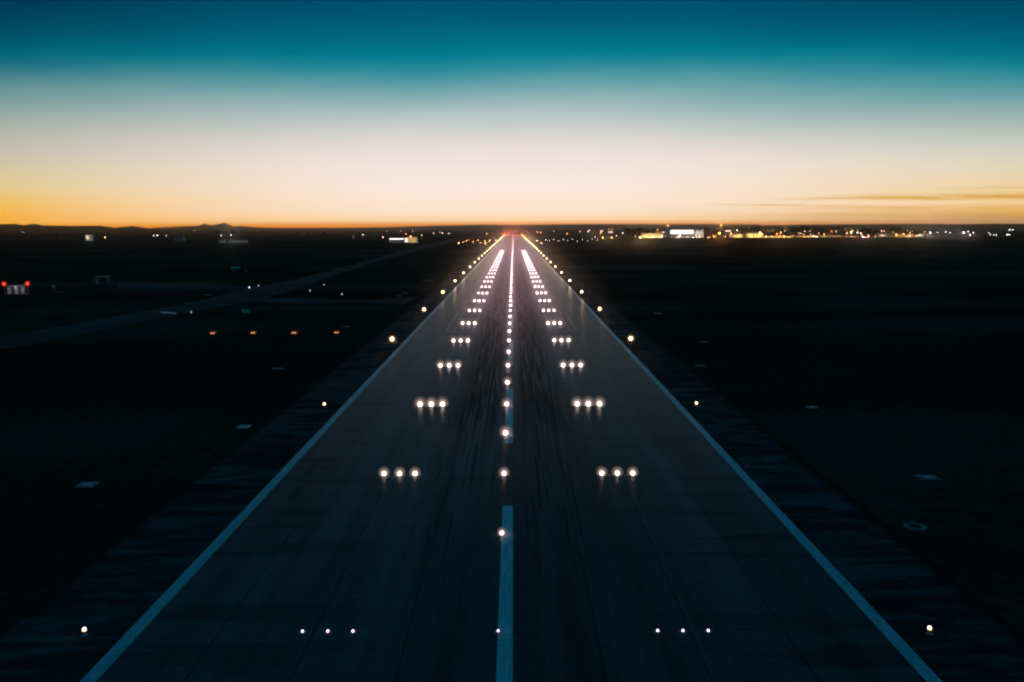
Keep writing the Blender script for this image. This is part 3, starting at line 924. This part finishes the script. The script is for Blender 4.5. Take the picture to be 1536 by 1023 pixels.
# lamps in the lit strip on the right horizon: (px, py, colour, brightness, own description)
CITY = [
    (806, 348, 'y', .35, 'warm lamp just right of the far runway end'), (811, 349, 'y', .3, 'small warm lamp beside a pale strip just right of the runway end'),
    (850.5, 350.5, 'o', .6, 'bright orange lamp between the runway end and the lit tower building'), (831, 347, 'p', .2, 'dim pink lamp behind the dotted row'),
    (870, 347.5, 'p', .35, 'pink lamp at the left of the town lights'), (882, 347, 'p', .55, 'bright pink lamp at the left of the town lights'), (884.6, 345, 'p', .3, 'small pink lamp on the hillside above the bright pink lamp'),
    (901, 347, 'p', .4, 'pink lamp left of the tower building'), (903.5, 346.6, 'p', .3, 'weaker pink lamp touching the tower building'), (901, 350, 'y', .35, 'warm lamp low left of the tower building'),
    (934, 349.6, 'w', .35, 'white lamp in front of the dark trees right of the tower building'), (892, 356, 'w', .2, 'dim white lamp on the apron edge'),
    (904, 359.5, 'y', .8, 'bright warm low lamp at the near apron edge'), (917.5, 356, 'y', .8, 'bright warm low lamp behind the near apron edge'), (924.5, 353.3, 'p', .5, 'pink low lamp up the lit access road'),
    (960, 356, 'y', 2.6, 'very bright warm lamp at the left end of the yellow facades'), (969, 355, 'y', .5, 'warm lamp right of the very bright warm lamp'), (975, 355.5, 'y', .7, 'warm lamp mid way along the yellow facades'), (988, 356, 'y', .5, 'warm lamp near the right end of the yellow facades'),
    (979, 348, 'o', .35, 'orange lamp above the yellow facades'), (986, 344.6, 'y', .4, 'high warm lamp left of the lit terminal'), (992, 344.6, 'y', .25, 'small high warm lamp left of the lit terminal'),
    (1002, 338.5, 'o', .7, 'orange lamp on a tall mast left of the lit terminal'), (1001, 347, 'y', .5, 'warm lamp at the left corner of the lit terminal'),
    (1019.5, 353, 'w', 1.2, 'bright white lamp under the window band of the terminal'), (1039.4, 356.5, 'w', .4, 'small white lamp at the right foot of the terminal'),
    (1054, 344.5, 'w', .2, 'small white lamp above the white twin gabled house'), (1062, 345.3, 'w', .3, 'white lamp right of the white twin gabled house'), (1062.3, 347.5, 'w', .2, 'lower white lamp right of the white twin gabled house'),
    (1064, 356.5, 'y', .4, 'warm low lamp between the gabled house and the orange mast'), (1071, 356.6, 'y', .5, 'warm low lamp at the foot of the orange mast'), (1087.5, 356, 'y', .5, 'warm low lamp right of the orange mast'),
    (1078.7, 350, 'o', 3.2, 'very bright orange lamp on the mast beside the gabled house'), (1081.4, 338, 'o', .7, 'orange lamp on the tallest mast above the very bright orange lamp'),
    (1105.7, 345.5, 'w', .6, 'white high lamp over the yellow lit hangar'), (1096, 350, 'y', .6, 'warm lamp left of the yellow lit hangar'),
    (1110, 350, 'y', .7, 'warm lamp at the gable of the yellow lit hangar'), (1122, 350, 'y', .9, 'warm lamp at the left corner of the large yellow hangar'), (1139.7, 349, 'y', 1.8, 'bright warm lamp at the right corner of the large yellow hangar'),
    (1165, 351, 'o', .8, 'orange lamp above the lit apron right of the hangars'), (1171, 349, 'o', .7, 'orange lamp in a slanting row, middle one'), (1177, 346.2, 'y', .7, 'warm lamp at the top of the slanting row'),
    (1176, 355, 'y', .7, 'warm low lamp under the slanting row'), (1184, 356, 'y', .4, 'warm low lamp on the lit apron'), (1157, 356.5, 'y', .5, 'warm low lamp on the apron right of the large hangar'),
    (1198, 349.6, 'p', .4, 'pink lamp in the dark trees right of the slanting row'), (1201, 350, 'p', .3, 'weaker pink lamp in the dark trees'), (1207, 346.7, 'p', .3, 'high pink lamp over the dark trees'), (1215, 346.2, 'w', .5, 'high white lamp over the dark trees'),
    (1206, 355.5, 'p', .5, 'pink low lamp on the apron strip'), (1220, 354, 'y', .8, 'warm low lamp on the apron strip'), (1228, 350, 'o', .4, 'orange lamp above the apron strip'), (1236, 351.5, 'o', .6, 'orange lamp left of the strong orange lamp'),
    (1247.5, 347.3, 'o', 2.0, 'strong orange lamp at the middle of the right lights'), (1254, 346.4, 'p', .5, 'pink lamp right of the strong orange lamp'), (1258, 345, 'w', .5, 'white lamp above right of the strong orange lamp'),
    (1276, 348.2, 'y', 1.6, 'bright warm lamp right of the strong orange lamp'), (1278.5, 345.8, 'y', .4, 'small warm lamp just over the bright warm lamp'), (1270, 350, 'p', .4, 'pink lamp left of the bright warm lamp'),
    (1286, 349, 'w', .3, 'small white lamp before the square tree block'), (1291, 350, 'p', .6, 'pink lamp before the square tree block'), (1294, 355.7, 'p', .9, 'pink low lamp on the apron before the square tree block'), (1302, 355, 'p', .4, 'weak pink low lamp before the square tree block'),
    (1322.5, 346.7, 'y', .5, 'warm lamp right of the square tree block'), (1326, 347, 'p', .3, 'weak pink lamp right of the square tree block'), (1339, 348, 'y', 2.2, 'very bright warm lamp in the right part of the lights'),
    (1344, 351.5, 'y', .7, 'warm lamp under the very bright lamp'), (1355, 351, 'y', .5, 'warm lamp between the two bright lamps at right'), (1365, 349, 'y', 1.0, 'bright warm lamp right of the very bright lamp'), (1361.5, 345.5, 'y', .3, 'small high warm lamp beside the bright warm lamp at right'), (1369, 346, 'y', .3, 'small high lamp before the dark gap at right'),
    (1387, 347.5, 'y', 2.2, 'very bright warm lamp at the right end of the lights'), (1395, 349, 'w', 1.0, 'bright white lamp ending the row of bright lights'),
    (1406, 349, 'w', .35, 'white lamp beyond the end of the bright row'), (1418, 347.7, 'w', .3, 'faint white lamp in the right hillside'), (1425, 349, 'w', .45, 'white lamp of a pair in the right hillside'),
    (1445, 349, 'w', .9, 'brightest cool lamp at far right'), (1454.6, 352.6, 'w', .6, 'low cool lamp right of the brightest cool lamp'), (1459.7, 349, 'w', .3, 'faint cool lamp above the low cool lamp'), (1452, 347.4, 'w', .2, 'faintest cool lamp near the brightest cool lamp'),
    (1482.5, 349.4, 'w', .35, 'faint cool lamp in the last group at far right'), (1485, 352, 'w', .25, 'low faint lamp in the last group at far right'), (1490, 352.4, 'w', .3, 'faint lamp in the low row at far right'), (1494, 352.4, 'w', .3, 'last faint lamp in the low row at far right'),
    (1510, 352, 'w', .55, 'bright cool lamp close to the right border'), (1513.5, 352, 'w', .4, 'cool lamp touching the bright one at the right border'), (1514, 344.8, 'w', .4, 'high cool lamp on the hill at the right border'), (1519, 344.8, 'w', .35, 'rightmost high cool lamp on the hill'),
    # left side
    (34.5, 348, 'w', .12, 'faint white lamp under the left hills'), (158, 356, 'y', .65, 'bright warm lamp on the far left plain'), (131, 354, 'w', .4, 'white lamp over the pale lit shed at far left'),
    (231, 353.6, 'w', .28, 'left one of two cool lamps on the left plain'), (236, 353.1, 'w', .4, 'right one of two cool lamps on the left plain'), (249.5, 353.6, 'w', .15, 'faint lamp right of the two cool lamps'),
    (292, 345.5, 'y', .15, 'faint lamp below the jagged far hill'), (332, 353.2, 'w', .3, 'cool lamp on the left plain below the jagged hill'), (347, 352.6, 'w', .7, 'brighter cool lamp on the left plain below the jagged hill'),
    (530, 355, 'p', .3, 'pale lamp left of the lit shed'), (544.5, 352, 'p', .6, 'pink lamp on the plain left of the lit shed'), (574.7, 355.6, 'p', .55, 'pink lamp close left of the white lit strip'),
    (581, 347, 'o', .12, 'dim orange lamp on the land behind the shed, left'), (601, 346.5, 'p', .2, 'dim pink lamp on the land above the white lit strip'), (619, 346.5, 'p', .2, 'dim pink lamp on the land above the shed'), (609, 351, 'o', .4, 'orange lamp at the shed roof corner'),
    (632.7, 353, 'y', .4, 'warm lamp on a pole right of the lit shed'), (633, 361, 'o', .2, 'dim orange lamp at the pole foot right of the shed'),
    (650.5, 349.8, 'p', .35, 'pink lamp on the dark land, leftmost of four'), (659.7, 348.6, 'p', .25, 'pink lamp on the dark land, second of four'), (663.7, 349.6, 'p', .3, 'pink lamp on the dark land, third of four'), (673.4, 350, 'p', .45, 'brightest pink lamp on the dark land, rightmost of four'),
    (730, 350.8, 'y', .4, 'warm lamp on the land left of the runway end'),
]
for px, py, k, s, lab in CITY:
    street_lamp(px, py, k, s, lab, 'lamps along the horizon')
rl = random.Random(5)
for i in range(46):
    px = rl.uniform(948, 1392); py = rl.uniform(351.5, 357)
    if 1000 < px < 1045:
        py = 357
    street_lamp(px, py, rl.choice('yyooop'), rl.uniform(.12, .4), 'tiny warm lamp in the dense row along the lit strip on the right horizon', 'tiny lamps of the lit strip')
# red glow of the opposite approach beyond the runway end
for i, (px, py) in enumerate(((757, 350), (763, 349.3), (769.5, 348.8), (776, 349.3), (783, 350), (766, 346.5), (774, 346.5), (790, 347.5))):
    Y = 2420 + 12 * i
    q = A(px, py, Y)
    z = max(1.0, q.z)
    r = empty('approach_light', (q.x, Y, 0))
    MB().lathe([(.12, 0), (.06, z)], 6).build('mast', m_orange, r)
    MB().lathe([(.2, z), (.4, z + .3), (.3, z + .7)], 8).build('lamp_head', g_red, r)
    add_lamp('glow', far_lamp_data((1, .10, .03), 260), r, (0, -.8, z + .4))
    tag(r, f'red light on a mast beyond the runway end, {ORD[i]} counted from the left base', 'approach light', 'red lights beyond the runway end')


# ------------------------------------------------------------------ buildings
def spanx(px0, px1, Y):
    return A(px0, 350, Y).x, A(px1, 350, Y).x


def zat(py, Y, px=1000):
    return max(.3, A(px, py, Y).z)


def building(name, px0, px1, ytop, Y, depth, mwall, label, cat='building', roof='flat', lits=(), eave=None):
    """lits: (px0, px1, ytop, ybottom, material, n panes)"""
    x0, x1 = spanx(px0, px1, Y)
    mid = (px0 + px1) / 2
    H = zat(ytop, Y, mid)
    cx = (x0 + x1) / 2; w = (x1 - x0) / 2
    r = empty(name, (cx, Y, 0))
    he = H if roof == 'flat' else H * .68
    MB().box(-w, w, 0, depth, 0, he).build('wall', mwall, r)
    if roof == 'flat':
        MB().box(-w - .4, w + .4, -.4, depth + .4, he, he + .6).build('roof', m_roof, r)
    elif roof == 'gable':
        MB().prism([(-w - .5, he), (w + .5, he), (0, H)], -.5, depth + .5).build('roof', mwall if mwall is m_pale else m_roof, r)
    elif roof == 'twin':
        for s in (-1, 1):
            MB().prism([(s * w / 2 - w / 2, he), (s * w / 2 + w / 2, he), (s * w / 2, H)], 0, depth).build('roof', mwall, r)
    for (a, c, yt, yb, m, n) in lits:
        xa, xb = spanx(a, c, Y)
        zt, zb = zat(yt, Y, mid), zat(yb, Y, mid)
        n = max(1, n)
        step = (xb - xa) / n
        g = .0 if n == 1 else step * .10
        for i in range(n):
            if n > 4 and m is not g_win:
                k = WR.random()
                if k < .22:
                    continue
                mm = m if k < .6 else (g_wino if k < .85 else g_win)
                dz = WR.uniform(0, .35) * (zt - zb)
                MB().box(xa - cx + i * step + g, xa - cx + (i + 1) * step - g - WR.uniform(0, .3) * step, -.12, -.003, zb + dz * .3, zt - dz).build('window', mm, r)
                continue
            MB().box(xa - cx + i * step + g, xa - cx + (i + 1) * step - g, -.12, -.003, zb, zt).build('window', m, r)
    return tag(r, label, cat)


WR = random.Random(9)
building('terminal_building', 1003, 1042, 343.8, 1700, 30, m_grey, 'long terminal with a bright white upper window band', roof='flat',
         lits=[(1005.6, 1040.4, 345.2, 350.8, g_win, 12), (1013, 1036, 354.2, 356.4, g_wino, 9)])
building('gabled_house', 1043.5, 1055.5, 344.6, 1690, 14, m_pale, 'white floodlit house with two pointed gables', 'house', roof='twin', lits=[(1046, 1047.4, 352, 355, m_black, 1), (1051, 1052.4, 352, 355, m_black, 1)])
building('tower_building', 911, 920, 341.5, 2300, 18, m_brick, 'reddish lit tall building on the horizon between runway and trees', 'building', roof='flat',
         lits=[(912, 919, 347.4, 348.6, g_win, 3), (912.4, 914.4, 342.6, 344.6, g_wino, 1), (917, 919, 342.6, 344.6, g_wino, 1)])
building('low_hall', 964, 995, 350.5, 1680, 22, m_cream, 'long yellow lit hall left of the terminal', roof='flat', lits=[(966, 994, 353, 356.6, g_winy, 9)])
building('office_block', 980, 1000, 346.6, 1820, 16, m_brick, 'orange lit block behind the long yellow hall', roof='flat', lits=[(981, 999, 347.6, 349, g_wino, 7)])
building('hangar', 1099, 1114.5, 348.8, 1700, 26, m_cream, 'yellow floodlit hangar with a shallow gable, smaller one', 'hangar', roof='gable', lits=[(1101, 1113, 352.8, 356.4, g_winy, 4)])
building('hangar', 1121, 1144.5, 347.6, 1690, 30, m_cream, 'large bright yellow hangar beside the smaller one', 'hangar', roof='gable', lits=[(1123, 1129, 351.2, 357, g_winy, 1), (1131, 1143, 351.6, 357, g_winy, 3)])
building('sign_hall', 1087, 1097, 345.2, 1850, 12, m_grey, 'dark hall with a white lit strip under its roof', roof='flat', lits=[(1088, 1096, 345.9, 346.9, g_win, 1)])
building('apron_shed', 1147, 1190, 354.2, 1680, 12, m_cream, 'very long low shed lit yellow right of the large hangar', 'shed', roof='flat', lits=[(1148, 1189, 355, 357, g_winy, 12)])
building('apron_shed', 1196, 1262, 353.2, 1700, 12, m_cream, 'very long low shed lit yellow before the dark trees', 'shed', roof='flat', lits=[(1197, 1240, 354, 356.4, g_winy, 12), (1242, 1261, 354.4, 356, g_wino, 6)])
building('apron_shed', 1266, 1300, 352.6, 1720, 12, m_brick, 'reddish low shed left of the square tree block', 'shed', roof='flat', lits=[(1268, 1286, 354, 355.4, g_wino, 6)])
building('apron_shed', 1318, 1330, 350.6, 1760, 12, m_cream, 'short pale shed right of the square tree block', 'shed', roof='flat', lits=[(1316.5, 1329, 352.2, 354.2, g_winy, 5)])
building('apron_shed', 1333, 1371, 351, 1720, 12, m_cream, 'pale lit shed before the dark gap at right', 'shed', roof='flat', lits=[(1344, 1370, 352.6, 355.4, g_winy, 8)])
building('apron_shed', 1376, 1386, 351.2, 1740, 12, m_cream, 'short shed just after the dark gap at right', 'shed', roof='flat', lits=[(1377, 1383, 352, 353.2, g_win, 2), (1377, 1384, 354.4, 355.8, g_winy, 3)])
building('field_shed', 607, 625, 352.6, 1220, 14, m_cream, 'small warm floodlit shed on the left plain', 'shed', roof='gable', lits=[(607.6, 611, 358, 362.6, g_win, 1)])
building('low_strip_building', 583.5, 606, 357, 1240, 8, m_grey, 'low building with one long white lit strip left of the small shed', roof='flat', lits=[(584, 605.6, 357.7, 359.2, g_win, 1)])
building('field_shed', 127.5, 135, 352.4, 1500, 10, m_pale, 'pale lit shed far out on the left plain', 'shed', roof='flat', lits=[(129, 131, 353.4, 356, g_winy, 1)])
building('greenhouse', 344, 368, 360.6, 1260, 10, m_pale, 'long low pale building on the left plain', 'building', roof='flat', lits=[])
building('greenhouse', 328, 335, 360.6, 1270, 10, m_pale, 'short low pale building on the left plain', 'building', roof='flat', lits=[])
building('long_house', 261, 274, 356, 1400, 10, m_grey, 'dim long house on the left plain under the far hills', 'building', roof='flat', lits=[])
# floodlights on the walls of the sheds
def flood(px, py, Y, col, inten, label):
    q = A(px, py, Y)
    r = empty('floodlight', (q.x, Y, 0))
    z = max(1.5, q.z)
    MB().lathe([(.12, 0), (.08, z)], 6).build('pole', m_steel, r)
    MB().box(-.5, .5, -.2, .2, z, z + .5).build('lamp_head', g_cy, r)
    add_lamp('glow', far_lamp_data(col, inten), r, (0, .9, z + .2))
    return tag(r, label, 'floodlight', 'floodlights before the lit walls')


flood(616, 355, 1195, (1, .62, .32), 620, 'bright floodlight before the small shed on the left plain')
flood(1049.5, 356, 1668, (1, .80, .68), 420, 'floodlight before the white twin gabled house')
flood(1107, 356, 1680, (1, .62, .22), 260, 'floodlight before the smaller yellow hangar')
flood(1127, 356.5, 1670, (1, .68, .26), 420, 'floodlight before the left half of the large hangar')
flood(1138, 356.5, 1668, (1, .68, .26), 420, 'floodlight before the right half of the large hangar')
flood(973, 356, 1664, (1, .60, .2), 300, 'floodlight before the long yellow hall')
flood(131.5, 357, 1480, (.9, 1, .8), 120, 'floodlight before the pale shed far out on the left plain')


# ------------------------------------------------------------------ trees
def crown_mesh(seed, n=420, tall=1.0):
    rnd = random.Random(seed)
    bm = bmesh.new()
    clumps = []
    for k in range(11):
        a = rnd.uniform(0, 6.28); rr = rnd.uniform(0, .33)
        clumps.append((Vector((rr * math.cos(a), rr * math.sin(a), rnd.uniform(.34, .86))), rnd.uniform(.12, .23)))
    for k in range(n):
        c, r = rnd.choice(clumps)
        d = Vector((rnd.gauss(0, 1), rnd.gauss(0, 1), rnd.gauss(0, 1))).normalized() * r * rnd.uniform(.5, 1.05)
        p = c + d
        u = Vector((rnd.gauss(0, 1), rnd.gauss(0, 1), rnd.gauss(0, 1))).normalized()
        w = u.orthogonal().normalized(); s = rnd.uniform(.022, .05)
        bm.faces.new([bm.verts.new(p + u * s), bm.verts.new(p + w * s), bm.verts.new(p - u * s), bm.verts.new(p - w * s)])
    me = bpy.data.meshes.new('crown'); bm.to_mesh(me); bm.free(); me.materials.append(m_leaf)
    return me


def trunk_mesh(seed):
    rnd = random.Random(seed)
    mb = MB().lathe([(.03, 0), (.022, .2), (.014, .5), (.006, .8)], 6)
    for k in range(5):
        a = rnd.uniform(0, 6.28)
        mb.tube((0, 0, .28 + .07 * k), (.24 * math.cos(a), .24 * math.sin(a), .5 + .07 * k), .008, 5)
    o = mb.build('trunk', m_bark)
    me = o.data
    bpy.data.objects.remove(o)
    return me


crowns = [crown_mesh(s) for s in range(5)]
trunks = [trunk_mesh(s) for s in range(3)]


def tree(px, ytop, Y, wide, label, group):
    q = A(px, ytop, Y)
    h = max(6, q.z)
    r = empty('tree', (q.x, Y, 0), random.uniform(0, 6))
    for nm, me in (('trunk', random.choice(trunks)), ('crown', random.choice(crowns))):
        o = bpy.data.objects.new(nm, me); COL.objects.link(o); o.parent = r
        o.scale = (wide * h, wide * h, h)
    return tag(r, label, 'tree', group)


def grove(spec, label, group):
    for (p0, p1, yt, n, Y) in spec:
        for i in range(n):
            px = p0 + (p1 - p0) * (i + .5) / n + random.uniform(-1, 1)
            tree(px, yt + random.uniform(-.6, 1.6), Y + random.uniform(-60, 60), random.uniform(.8, 1.25), label, group)


grove([(936, 968, 341, 6, 2150)], 'dark tree in the clump right of the reddish tall building', 'trees right of the tall building')
grove([(968, 1004, 342.5, 6, 2150)], 'dark tree behind the long yellow hall', 'trees behind the yellow hall')
grove([(1056, 1078, 341.5, 4, 2200)], 'dark tree behind the bright orange mast lamp', 'trees behind the orange mast')
grove([(1086, 1146, 338.8, 10, 2100)], 'dark tree in the row behind the yellow hangars', 'trees behind the hangars')
grove([(1146, 1196, 339.5, 8, 2100)], 'dark tree above the long lit shed right of the hangars', 'trees above the long shed')
grove([(1196, 1218, 337.6, 4, 2050), (1218, 1278, 339, 10, 2100)], 'dark tree behind the strong orange lamp', 'trees behind the orange lamp')
grove([(1290, 1317, 341.2, 6, 1800), (1291, 1316, 345, 5, 1780)], 'dark tree in the square block before the pale sheds', 'trees in the square block')
grove([(1337, 1352, 339.5, 3, 1900), (1352, 1402, 343.5, 7, 2000)], 'dark tree behind the very bright lamps at right', 'trees behind the right lamps')
grove([(1372, 1376, 345, 2, 1730)], 'dark tree standing in the gap between the right sheds', 'trees in the gap')
grove([(1404, 1470, 347, 6, 2300), (1470, 1540, 348, 6, 2300)], 'dark tree on the dim land at far right', 'trees at far right')
grove([(322, 366, 344.6, 6, 2200), (366, 420, 346, 5, 2300)], 'dark tree on the left plain below the jagged hill', 'trees below the jagged hill')
grove([(440, 590, 346.5, 11, 2500)], 'dark tree on the plain left of the lit shed', 'trees left of the shed')
grove([(20, 120, 349, 7, 2300), (180, 320, 348.5, 10, 2400)], 'dark tree on the far left plain', 'trees on the left plain')

# ------------------------------------------------------------------ evening haze
m_hz = bpy.data.materials.new('haze')
m_hz.use_nodes = True
nt = m_hz.node_tree
nt.nodes.clear()
o_ = nt.nodes.new('ShaderNodeOutputMaterial'); v_ = nt.nodes.new('ShaderNodeVolumePrincipled')
nt.links.new(v_.outputs[0], o_.inputs['Volume'])
v_.inputs['Density'].default_value = SIGMA
v_.inputs['Anisotropy'].default_value = GAN
m_hz.cycles.volume_sampling = 'EQUIANGULAR'
v_.inputs['Color'].default_value = (.99, .98, .97, 1)
hz = MB().box(-SIZE - 500, SIZE + 500, -600, SIZE + 500, -1.0, 95.0).build('haze', m_hz)
hz['kind'] = 'stuff'

# ------------------------------------------------------------------ render settings
sc.view_settings.view_transform = 'Standard'
sc.view_settings.look = 'None'
sc.view_settings.gamma = 1
sc.view_settings.use_curve_mapping = False
sc.view_settings.exposure = 0
c = sc.cycles
c.use_adaptive_sampling = False
c.filter_width = 2.2
c.pixel_filter_type = 'BLACKMAN_HARRIS'
c.max_bounces = 4
c.diffuse_bounces = 1
c.glossy_bounces = 2
c.volume_bounces = 2
c.transparent_max_bounces = 12
c.use_denoising = True
c.use_light_tree = True
c.caustics_reflective = False
c.caustics_refractive = False
